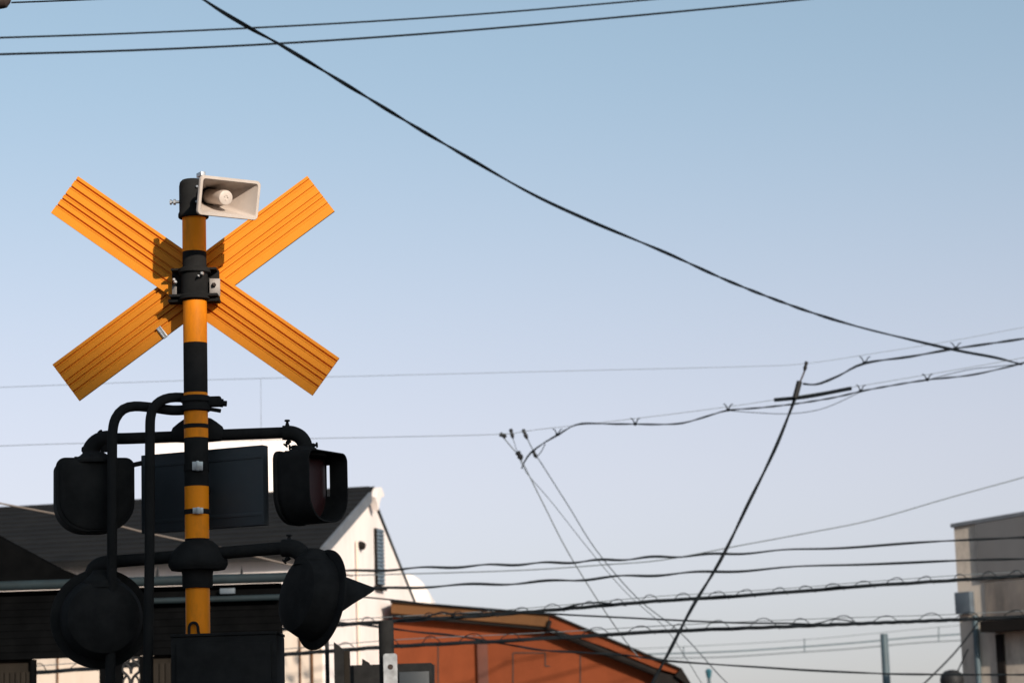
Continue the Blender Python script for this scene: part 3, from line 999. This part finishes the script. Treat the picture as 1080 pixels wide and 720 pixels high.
b = ground_at(383, YC + .6)
t = Thing('equipment_cabinet', b, 'dark cabinet with a small pointed cap left of the steel post', 'cabinet', 'dark cabinets by the steel post')
m = MB()
x0_, x1_ = P(369, 710, YC + .6).x, P(401.5, 710, YC + .6).x
zt = P(384, 700.5, YC + .6).z
m.box(Vector(((x0_ + x1_) / 2, YC + .85, zt / 2)), (x1_ - x0_, .5, zt), None, .01)
t.part(m, 'body', BLACK)
m = MB()
pp = P(385, 700.5, YC + .6)
m.prism([pp + Vector((-4 * pcx, .05, 0)), pp + Vector((4.5 * pcx, .05, 0)), pp + Vector((3 * pcx, .05, 3 * pcx)), pp + Vector((-3.4 * pcx, .05, 7 * pcx))], Vector((0, .12, 0)))
t.part(m, 'cap', BLACK, smooth=0)
b = ground_at(438, YC + .6)
t = Thing('equipment_cabinet', b, 'plain dark flat topped cabinet right of the steel post', 'cabinet', 'dark cabinets by the steel post')
m = MB()
x0_, x1_ = P(418, 710, YC + .6).x, P(455.5, 710, YC + .6).x
m.box(Vector(((x0_ + x1_) / 2, YC + .85, zt / 2)), (x1_ - x0_, .5, zt), None, .01)
t.part(m, 'body', BLACK)
m = MB()
m.box(Vector(((x0_ + x1_) / 2, YC + .59, zt / 2 - .02)), (x1_ - x0_ - .04, .02, zt - .08), None, .004)
t.part(m, 'door', BLUEGREY)

b = ground_at(356, YC)
t = Thing('square_post', b, 'dark square post with a brown right side and slanted top beside the cabinets', 'post')
m = MB()
def gp2(px): return ground_at(px, YC)
m.prism([gp2(352), Cc(352, 676.5), Cc(358.5, 681.5), Cc(362.5, 685), gp2(362.5)], Vector((0, .12, 0)))
t.part(m, 'post', BLACK, smooth=0)
m = MB()
m.prism([gp2(362.8) + Vector((0, .01, 0)), Cc(362.8, 686, .01), Cc(368, 685.5, .01), gp2(368) + Vector((0, .01, 0))], Vector((0, .11, 0)))
t.part(m, 'side_board', DARKWOOD, smooth=0)

m = MB()
pts = [ground_at(345, YC + .2)] + [P(x, y, YC + .2) for x, y in ((345, 690), (344.5, 681), (342.5, 677), (339, 676), (335, 677))]
m.tube(smooth_path(pts, .03), 2.2 * pcx, 10)
tag(m.build('vent_pipe', IRON, None, pts[0]), 'thin dark pipe with a bent top standing beside the square post', 'pipe')

# ------------------------------------------------------------------ far poles
b = ground_at(934, 55)
m = MB()
zt = P(930, 668, 55).z
m.lathe([(.10, 0), (.085, zt - .02), (.075, zt)], b, n=20)
tag(m.build('utility_pole', TEALPOLE, None, b), 'plain grey pole standing alone left of the concrete building', 'pole')
b = ground_at(747, 60)
t = Thing('street_lamp', b, 'small teal street lamp head just right of the orange roof end', 'street lamp')
m = MB()
zt = P(746, 712, 60).z
m.lathe([(.05, 0), (.04, zt)], b, n=12)
t.part(m, 'pole', TEALPOLE)
m = MB()
m.lathe([(.03, -.12), (.06, -.08), (.07, .02), (.085, .05), (.06, .10), (.02, .12)], Vector((b.x, b.y, zt + .05)), n=16)
t.part(m, 'lamp_head', mat('teal_lamp', (.03, .11, .14), .4, var=.1))

# ------------------------------------------------------------------ wires
def ydist(px, Ya, Yb): return Ya + (Yb - Ya) * (px / 1080.0)

def wire3(pts, Ya, Yb, step=9):
    pp = smooth_path([Vector((x, y, 0)) for x, y in pts], step)
    return [P(p.x, p.y, ydist(p.x, Ya, Yb)) for p in pp], pp

def twist(m, path, r, off, pitch, phase=0, n=7, strands=2):
    acc = [0.0]
    for i in range(1, len(path)): acc.append(acc[-1] + (path[i] - path[i - 1]).length)
    for k in range(strands):
        out = []
        for i, p in enumerate(path):
            t = (path[min(i + 1, len(path) - 1)] - path[max(i - 1, 0)]).normalized()
            a = Vector((0, 0, 1)); a = (a - t * a.dot(t)).normalized(); b = t.cross(a)
            q = 2 * PI * acc[i] / (pitch * (1 + .12 * math.sin(acc[i] * .9))) + phase + 2 * PI * k / strands
            out.append(p + (a * math.cos(q) + b * math.sin(q)) * off)
        m.tube(out, r, n)
    return m

GW = 'overhead wires'
def plain(pts, Ya, Yb, rpx, label, mt=CABLE, name='overhead_wire', cat='wire'):
    path, _ = wire3(pts, Ya, Yb, 14)
    mid = path[len(path) // 2]
    r = rpx * mid.y / F
    m = MB().tube(path, r, 7)
    return tag(m.build(name, mt, None, path[0]), label, cat, GW)

def twisted(pts, Ya, Yb, rpx, offpx, pitchpx, label, name='twisted_cable', wave=0.0, wl=92.0):
    path, pp = wire3(pts, Ya, Yb, 6)
    if wave:
        ph = random.random() * 6
        path = [P(p.x, p.y + wave * math.sin(2 * PI * p.x / (wl * (1 + .15 * math.sin(p.x * .006))) + ph), ydist(p.x, Ya, Yb)) for p in pp]
    mid = path[len(path) // 2]
    s = mid.y / F
    m = twist(MB(), path, rpx * s, offpx * s, pitchpx * s, random.random() * 6)
    return tag(m.build(name, CABLE, None, path[0]), label, 'cable', GW)

plain([(12, 3), (60, 1.2), (100, -.5), (200, -5)], 14, 16, .95, 'short bit of wire leaving the dark fitting in the top left corner')
plain([(-80, 42), (0, 40), (135, 35.5), (270, 29.5), (405, 22), (540, 12.5), (690, -.5), (800, -11)], 20, 24, 1.05, 'upper of the two near parallel wires across the top of the sky')
plain([(-80, 60), (0, 57.5), (135, 53.5), (270, 47.5), (405, 39), (540, 28.5), (700, 14), (850, -.5), (960, -12)], 20, 24, 1.2, 'lower of the two near parallel wires across the top of the sky')
twisted([(140, -55), (215, 0), (262, 29), (300, 50), (380, 98.5), (440, 135), (500, 170), (560, 204), (620, 232), (700, 265.5), (770, 297), (840, 324), (900, 343), (960, 358), (1010, 369.5), (1050, 377), (1077, 384)], 15, 30, 1.1, .85, 210, 'thick twisted black cable sweeping diagonally down from the top left to the right edge')

# aerial cable A: thin span wire with a heavy cable clipped below it
def clamp(x, y, Ya, Yb, up=7.0, w=3.4, rpx=.6, knot=1.8):
    up *= random.uniform(.68, .88)
    w *= random.uniform(.85, 1.2)
    Y = ydist(x, Ya, Yb)
    s = Y / F
    m = MB()
    c = P(x, y, Y)
    for k in (-1, 1):
        m.tube(smooth_path([P(x, y, Y - .02), P(x + k * w * .45, y - up * .35, Y - .02), P(x + k * w, y - up, Y - .01), P(x + k * (w + 2), y - up - .6, Y)], .02), rpx * s, 6)
    m.lathe([(knot * .5 * s, -knot * 1.2 * s), (knot * s, -knot * .6 * s), (knot * s, knot * .6 * s), (knot * .5 * s, knot * 1.2 * s)], c, (1, 0, .1), 8)
    return m

def aerial(label, messenger, cables, clamps, Ya, Yb, mr=.45):
    pm, _ = wire3(messenger, Ya, Yb, 14)
    t = Thing('aerial_cable', pm[0], label, 'cable', GW)
    s = pm[len(pm) // 2].y / F
    t.part(MB().tube(pm, mr * s, 6), 'messenger_wire', THINWIRE)
    for pts, rpx, offpx, pitch in cables:
        pc_, _ = wire3(pts, Ya, Yb, 7)
        m = MB()
        if offpx: twist(m, pc_, rpx * s, offpx * s, pitch * s, 1.0)
        else: m.tube(pc_, rpx * s, 7)
        t.part(m, 'cable', CABLE)
    for (x, y, up) in clamps:
        t.part(clamp(x, y, Ya, Yb, up), 'clamp', CABLE)
    return t

aerial('thin span wire with a thick black cable clipped under its right end',
       [(-80, 411), (0, 408.3), (200, 401), (400, 396), (600, 391), (780, 386.6), (848, 383.5), (925, 372), (1000, 360), (1080, 345), (1150, 332)],
       [([(847, 404.5), (856, 405.5), (866, 404), (885, 396), (912, 383), (960, 376), (1008, 367.5), (1080, 357), (1150, 345)], .85, .65, 80)],
       [(912, 382.5, 8), (1008, 367, 7)], 28, 30, .25)
aerial('thin span wire with a looping pair of slim cables clipped below it',
       [(-80, 473), (0, 470), (100, 467), (340, 462), (520, 458), (565, 453), (680, 440), (780, 427), (850, 416), (897, 408.5), (960, 398), (1030, 386), (1080, 377), (1150, 364)],
       [([(550, 494), (553, 487), (560, 477), (575, 466), (590, 457.5), (602, 450), (614, 446.5), (630, 446.5), (650, 447), (670, 447), (695, 447.4), (720, 446), (745, 439), (768, 432.5), (800, 430), (840, 425.5), (880, 419), (908, 412.5), (940, 406.5), (978, 400.5), (1020, 396), (1050, 390), (1078, 383), (1120, 372)], .62, .5, 60),
        ([(768, 432.8), (800, 435.2), (835, 436), (870, 430), (908, 413)], .4, 0, 1),
        ([(978, 400.5), (1020, 390), (1050, 386.5), (1078, 383.5)], .4, 0, 1),
        ([(575, 467.5), (572, 474), (567, 480.5), (563, 478.5)], .5, 0, 1)],
       [(670, 446.8, 7), (768, 432, 7), (908, 412, 7), (978, 400, 7), (588, 458, 6)], 27, 29, .3)

# end fittings where thin drop wires leave the span wire
def drop(label, top, pts, rpx, knots, Ya=28, Yb=30):
    path, _ = wire3(pts, Ya, Yb, 10)
    s = path[0].y / F
    t = Thing('drop_wire', path[0], label, 'wire', GW)
    t.part(MB().tube(path, rpx * s, 6), 'wire', THINWIRE)
    for (x, y, dx, dy, l, r) in knots:
        Y = ydist(x, Ya, Yb)
        d = (P(x + dx, y + dy, Y) - P(x, y, Y)).normalized()
        m = MB()
        m.lathe([(r * .55 * s, 0), (r * s, l * .12 * s), (r * .7 * s, l * .4 * s), (r * s, l * .62 * s), (r * .8 * s, l * .8 * s), (r * .25 * s, l * s)], P(x, y, Y - .03), d, 12)
        t.part(m, 'insulator', IRON)
    return t
drop('leftmost of the three thin wires dropping towards the orange roof', None,
     [(531, 461), (540, 472), (547, 480), (555, 495), (575, 535), (598, 580), (630, 632), (660, 676), (675, 694)], .62,
     [(527, 457.5, 1, .4, 8, 2.8), (545.5, 476, .6, 1, 10, 3.3)])
drop('faint middle wire of the three thin wires dropping to the lower right', None,
     [(539, 452), (541, 462), (547, 480), (555, 498), (580, 527), (622, 580), (660, 624), (700, 660), (722, 691), (740, 720), (760, 750)], .38,
     [(538.5, 452, .25, 1, 11, 2.2)])
drop('rightmost of the three thin wires dropping to the lower right', None,
     [(552, 453), (556, 462), (563, 476), (572, 490), (600, 534), (629, 580), (673, 631), (718, 667), (762, 715), (800, 750)], .55,
     [(551.5, 452.5, .45, 1, 12, 2.3), (562, 475, .5, 1, 9, 2.2)])

# the heavy drop cable and its cross bar
t = Thing('drop_cable', P(845, 405, 28), 'heavy black cable hanging from the cross bar and running down left to the orange roof', 'cable', GW)
path, _ = wire3([(842, 407), (838, 421), (832, 437), (820, 467), (806, 497), (790, 529), (760, 590), (730, 640), (705, 688), (690, 716), (684, 728)], 26, 28, 6)
s = path[0].y / F
m = twist(MB(), path, 1.35 * s, .6 * s, 120 * s)
t.part(m, 'cable', CABLE)
m = MB()
m.tube([P(843.3, 402, 27.5), P(838.5, 419.5, 27.5)], 3.0 * s, 10)
t.part(m, 'grip', IRON)
m = MB()
m.tube([P(844.0, 402, 27.5), P(846.3, 397, 27.5), P(848.6, 391.0, 27.5)], .9 * s, 6)
t.part(m, 'hook', RUST)
m = MB()
d = (P(850.5, 381, 27.5) - P(848, 392, 27.5)).normalized()
m.lathe([(.6 * s, 0), (1.5 * s, 2 * s), (2.2 * s, 5 * s), (1.4 * s, 7 * s), (2.1 * s, 9 * s), (1.5 * s, 11.5 * s)], P(848.2, 392, 27.5), d, 12)
t.part(m, 'insulator', IRON)
m = MB()
a, b = P(816.5, 421.6, 27.6), P(898, 409.3, 27.6)
c = P(850, 418.3, 27.6)
m.tube(smooth_path([a, c, b], .1), 2.1 * s, 10)
tag(m.build('cross_bar', CABLE, None, a), 'straight dark bar crossing the top of the heavy drop cable', 'bar')

# lower telecom lines
plain([(240, 610), (345, 607), (460, 604), (560, 600.5), (640, 595), (700, 590), (780, 575), (850, 562), (920, 548), (1000, 525), (1080, 503), (1150, 483)], 30, 32, .62, 'thin grey wire climbing to the right edge above the twisted lines', THINWIRE)
twisted([(240, 609), (368, 602.2), (440, 599), (540, 594.8), (600, 592.5), (690, 587.5), (780, 583), (900, 576), (976, 571.5), (1080, 567), (1150, 563)], 26, 29, .85, .6, 150, 'upper of the two twisted black lines crossing in front of the white gable', wave=1.0)
twisted([(240, 628), (380, 621.5), (440, 618.5), (540, 614.8), (600, 611.5), (660, 607.5), (760, 602.3), (880, 596), (1007, 589.8), (1080, 588), (1150, 586)], 26, 29, .9, .6, 170, 'lower of the two twisted black lines crossing in front of the white gable', wave=1.1, wl=125)


def lashed(label, pts, extra, Ya, Yb, rpx, gap, arcs, arc_w=8, arc_h=5.5):
    path, pp = wire3(pts, Ya, Yb, 6)
    t = Thing('lashed_cable', path[0], label, 'cable', GW)
    s = path[len(path) // 2].y / F
    m = twist(MB(), path, rpx * s, rpx * .75 * s, 120 * s, 0.3, 7, 3)
    t.part(m, 'cable', CABLE)
    pm = [P(p.x, p.y - gap(p.x), ydist(p.x, Ya, Yb)) for p in pp]
    t.part(MB().tube(pm, .42 * s, 6), 'messenger_wire', THINWIRE)
    def y_at(x):
        for i in range(len(pp) - 1):
            if pp[i].x <= x <= pp[i + 1].x:
                f = (x - pp[i].x) / max(1e-6, pp[i + 1].x - pp[i].x)
                return pp[i].y + (pp[i + 1].y - pp[i].y) * f
        return None
    x = arcs[0]
    k = 0
    while x < arcs[1]:
        y = y_at(x)
        if y is not None:
            Y = ydist(x, Ya, Yb)
            w = arc_w * random.uniform(.8, 1.25)
            h = (gap(x) + 1.6) * random.uniform(.85, 1.1)
            sk = random.uniform(-2, 2)
            q = [(x - w * 1.25, y + 1.5), (x - w * .8, y - h * .45), (x - w * .3 + sk, y - h * .95), (x + w * .3 + sk, y - h), (x + w * .8, y - h * .5), (x + w * 1.25, y + 1.8)]
            ring = MB().tube(smooth_path([P(a, b, Y - .045) for a, b in q], .03), .5 * s, 5)
            t.part(ring, 'hanger', CABLE)
        k += 1
        x += arcs[2] * random.uniform(.86, 1.14)
    for e, r in extra:
        pe, _ = wire3(e, Ya - .06, Yb - .06, 7)
        t.part(MB().tube(pe, r * s, 7), 'side_cable', CABLE)
    return t

lashed('upper of the two thick lashed cables, with small hangers, over the orange wall',
       [(200, 670), (352, 659), (420, 654.5), (500, 649.5), (560, 644.8), (640, 638), (700, 633), (760, 629.5), (860, 622), (900, 618.5), (1000, 612), (1080, 607), (1150, 603)],
       [([(596, 640.5), (612, 636.5), (634, 635.2), (660, 638)], .95), ([(735, 631.5), (756, 628.5), (780, 627.5), (800, 627)], 1.1), ([(862, 622), (880, 618.5), (903, 618), (920, 617.5)], .9), ([(420, 653), (450, 650), (466, 645), (480, 649)], .9)],
       26, 29, 1.25, lambda x: 4.6 + .4 * math.sin(x * .02), (352, 1110, 33))
lashed('lower of the two thick lashed cables, with wide hangers, over the orange wall',
       [(-60, 716), (35, 709), (105, 704), (200, 696.5), (297, 690), (350, 686), (420, 681), (500, 677), (540, 675), (640, 668.8), (700, 665.5), (760, 663), (840, 660), (900, 657.5), (1000, 653.5), (1080, 650), (1150, 647)],
       [([(855, 658), (868, 655.5), (880, 652.5), (900, 655)], .7)],
       26, 29, 1.3, lambda x: 6.5 + .6 * math.sin(x * .017), (40, 1110, 43), 11, 7)
plain([(470, 647), (560, 646), (600, 648), (640, 650), (700, 653), (780, 656.5), (830, 656.8), (870, 658.5), (900, 658)], 25.8, 28.8, 1.0, 'wire sagging across the gap between the two thick lashed cables')
twisted([(200, 648), (300, 652), (360, 656), (395, 660), (440, 666), (480, 670), (540, 680), (570, 685), (600, 687), (660, 690.5), (700, 696), (760, 700.5), (800, 703), (850, 706.2), (910, 709), (960, 710.5), (1080, 711), (1150, 710)], 27, 30, .8, .45, 130, 'lowest long black cable sagging over the orange wall to the pole at right')
plain([(355, 626), (370, 628), (412, 632), (455, 637), (500, 641), (560, 646)], 24, 26, .85, 'short dark wire meeting the top edge of the orange roof', CABLE)

plain([(275, 398.5), (275.2, 420), (275.4, 466)], 28, 28, .2, 'faint vertical hanger between the two thin span wires right of the post', THINWIRE)
# guy wire at the right
plain([(960, 735), (975, 720), (1005, 690), (1026, 664), (1036, 649)], 30, 43, .95, 'slanted wire running up to the foot of the meter box on the concrete building')
plain([(1008, 712), (1018, 690), (1021, 684)], 43, 43.2, .8, 'short steep wire against the left corner of the concrete building')

# left wire: dark against the sky, sunlit against the roof
plain([(-60, 520), (0, 530.5), (55, 541), (100, 549.5), (131, 555.5), (146, 559.5), (195, 570), (240, 579), (280, 589), (306, 595), (345, 602), (372, 607)], 24, 26, .95, 'wire crossing the dark roof behind the left lamps, partly sunlit', mat('weathered_wire', (.13, .10, .08), .6, var=.15))

# overhead line of the railway, far away
def catenary(label, pts, low, droppers, Ya, Yb):
    pm, _ = wire3(pts, Ya, Yb, 14)
    t = Thing('railway_overhead_line', pm[0], label, 'overhead line', 'railway overhead lines')
    s = pm[len(pm) // 2].y / F
    t.part(MB().tube(pm, .85 * s, 7), 'carrier_wire', TEALPOLE)
    pl, _ = wire3(low, Ya, Yb, 14)
    t.part(MB().tube(pl, .6 * s, 6), 'contact_wire', THINWIRE)
    for (x, y0, y1) in droppers:
        Y = ydist(x, Ya, Yb)
        t.part(MB().tube([P(x, y0, Y), P(x, y1, Y)], .55 * s, 6), 'dropper', TEALPOLE)
    return t
catenary('pale double line of railway overhead wires with thin droppers low in the sky',
         [(600, 692), (680, 689.5), (760, 687), (830, 682.8), (900, 677.5), (960, 672), (1010, 668.5), (1100, 662)],
         [(600, 695), (690, 693.5), (760, 692.5), (840, 687.5), (900, 683.5), (960, 678), (1010, 675), (1100, 670)],
         [(721, 681, 692), (848.5, 673, 688), (990, 660.5, 676)], 62, 66)
plain([(600, 686), (720, 681.5), (850, 674), (990, 661), (1100, 652)], 62, 66, .33, 'faintest thin wire just above the railway overhead line', THINWIRE)

# dark fitting in the top-left corner
t = Thing('cable_closure', P(0, 2, 13.5), 'dark rounded cable fitting cut off by the top left corner', 'fitting')
m = MB()
s = 13.5 / F
m.lathe([(2 * s, -30 * s), (9 * s, -27 * s), (10 * s, -22 * s), (10 * s, 4 * s), (9 * s, 9 * s), (4 * s, 13 * s), (1.5 * s, 14 * s)], P(-2, 0, 13.5), P(1, -.02, 13.5) - P(0, 0, 13.5), 20)
t.part(m, 'body', RUST)
m = MB()
m.lathe([(10.6 * s, -1.5 * s), (10.6 * s, 1.5 * s)], P(-2, 0, 13.5), P(1, -.02, 13.5) - P(0, 0, 13.5), 20)
t.part(m, 'band', BLACK)

# ------------------------------------------------------------------ sun direction and the block of flats behind the camera that shades the lower part
SUN_AZ, SUN_EL = math.radians(29), math.radians(19)
sun_dir = Vector((math.sin(SUN_AZ) * math.cos(SUN_EL), -math.cos(SUN_AZ) * math.cos(SUN_EL), math.sin(SUN_EL)))
edge_pt = S(207, 340, 0)                                   # the middle of the shadow edge on the post
DB = 63.0
hit = edge_pt + sun_dir * (DB / math.cos(SUN_EL))
phi = math.radians(-22)
e = Vector((math.cos(phi), math.sin(phi), 0))
nb_ = Vector((-math.sin(phi), math.cos(phi), 0))           # towards the signal
bc = Vector((hit.x, hit.y, 0))
AB = Thing('apartment_block', bc, 'tall plain block of flats standing behind the camera', 'building')
m = MB()
rotb = Matrix.Rotation(phi, 3, 'Z')
m.box(bc - nb_ * 6 + Vector((0, 0, hit.z / 2)), (64, 12, hit.z), rotb)
AB.part(m, 'wall', APART, smooth=0)
m = MB()
for fl in range(int(hit.z // 3)):
    m.box(bc + nb_ * .2 + Vector((0, 0, fl * 3 + 2.95)), (63.9, .38, .18), rotb)
AB.part(m, 'floor_ledge', CLAD, smooth=0)
m = MB()
for fl in range(int(hit.z // 3)):
    for k in range(12):
        m.box(bc + nb_ * .03 + e * (-29.5 + k * 5.36) + Vector((0, 0, fl * 3 + 1.7)), (2.4, .05, 1.5), rotb)
AB.part(m, 'window', GLASS, smooth=0)

# ------------------------------------------------------------------ light
w = bpy.data.worlds.new('World')
sc.world = w
w.use_nodes = True
nt = w.node_tree
bg = nt.nodes['Background']
sky = nt.nodes.new('ShaderNodeTexSky')
sky.sky_type = 'NISHITA'
sky.sun_disc = False
sky.sun_elevation = SUN_EL
sky.sun_rotation = math.atan2(sun_dir.x, sun_dir.y)
sky.altitude = 20
sky.air_density = 1.0
sky.dust_density = 2.0
sky.ozone_density = 2.0
tc = nt.nodes.new('ShaderNodeTexCoord')
mp = nt.nodes.new('ShaderNodeMapping')                     # thick lower air: the pale band sits a little below the roofs
mp.inputs['Scale'].default_value = (1, 1, 1.0)
mp.inputs['Location'].default_value = (0, 0, .035)
nt.links.new(tc.outputs['Generated'], mp.inputs['Vector'])
nt.links.new(mp.outputs[0], sky.inputs['Vector'])
hs = nt.nodes.new('ShaderNodeHueSaturation')
hs.inputs['Saturation'].default_value = .47
wb = nt.nodes.new('ShaderNodeMix')
wb.data_type, wb.blend_type = 'RGBA', 'MULTIPLY'
wb.inputs['Factor'].default_value = 1
sp_ = nt.nodes.new('ShaderNodeSeparateXYZ')
nt.links.new(tc.outputs['Generated'], sp_.inputs[0])
hz_ = nt.nodes.new('ShaderNodeMapRange')                   # dusty air near the horizon is a touch more lavender
hz_.inputs[1].default_value, hz_.inputs[2].default_value = .10, .31
hz_.interpolation_type = 'SMOOTHSTEP'
nt.links.new(sp_.outputs[2], hz_.inputs[0])
tint = nt.nodes.new('ShaderNodeMix')
tint.data_type = 'RGBA'
tint.inputs['A'].default_value = (1.04, .96, 1.0, 1)
tint.inputs['B'].default_value = (.78, .96, 1.04, 1)
nt.links.new(hz_.outputs[0], tint.inputs['Factor'])
nt.links.new(tint.outputs['Result'], wb.inputs['B'])
nt.links.new(sky.outputs[0], hs.inputs['Color'])
nt.links.new(hs.outputs[0], wb.inputs['A'])
nt.links.new(wb.outputs['Result'], bg.inputs[0])
bg.inputs[1].default_value = .132

sl = bpy.data.lights.new('sun', 'SUN')
sl.energy = 4.5
sl.angle = math.radians(.53)
sl.color = (1.0, .88, .75)
so = bpy.data.objects.new('sun', sl)
COL.objects.link(so)
so.location = sun_dir * 60
so.rotation_euler = sun_dir.to_track_quat('Z', 'Y').to_euler()

# ------------------------------------------------------------------ camera
cam = bpy.data.cameras.new('camera')
cam.sensor_width = 36
cam.sensor_fit = 'HORIZONTAL'
cam.lens = F * 36 / 1080
cam.clip_start, cam.clip_end = .1, 5000
cam.dof.use_dof = True
cam.dof.focus_distance = 10.9
cam.dof.aperture_fstop = 5.0
co = bpy.data.objects.new('camera', cam)
COL.objects.link(co)
co.matrix_world = Matrix(((Rt.x, Up.x, -Fw.x, EYE.x), (Rt.y, Up.y, -Fw.y, EYE.y), (Rt.z, Up.z, -Fw.z, EYE.z), (0, 0, 0, 1)))
sc.camera = co

vs_ = sc.view_settings
sc.display_settings.display_device = 'sRGB'
vs_.view_transform = 'Standard'
vs_.look = 'None'
vs_.gamma = 1
vs_.use_curve_mapping = False
vs_.exposure = 0.2
sc.render.film_transparent = False
sc.cycles.use_denoising = True
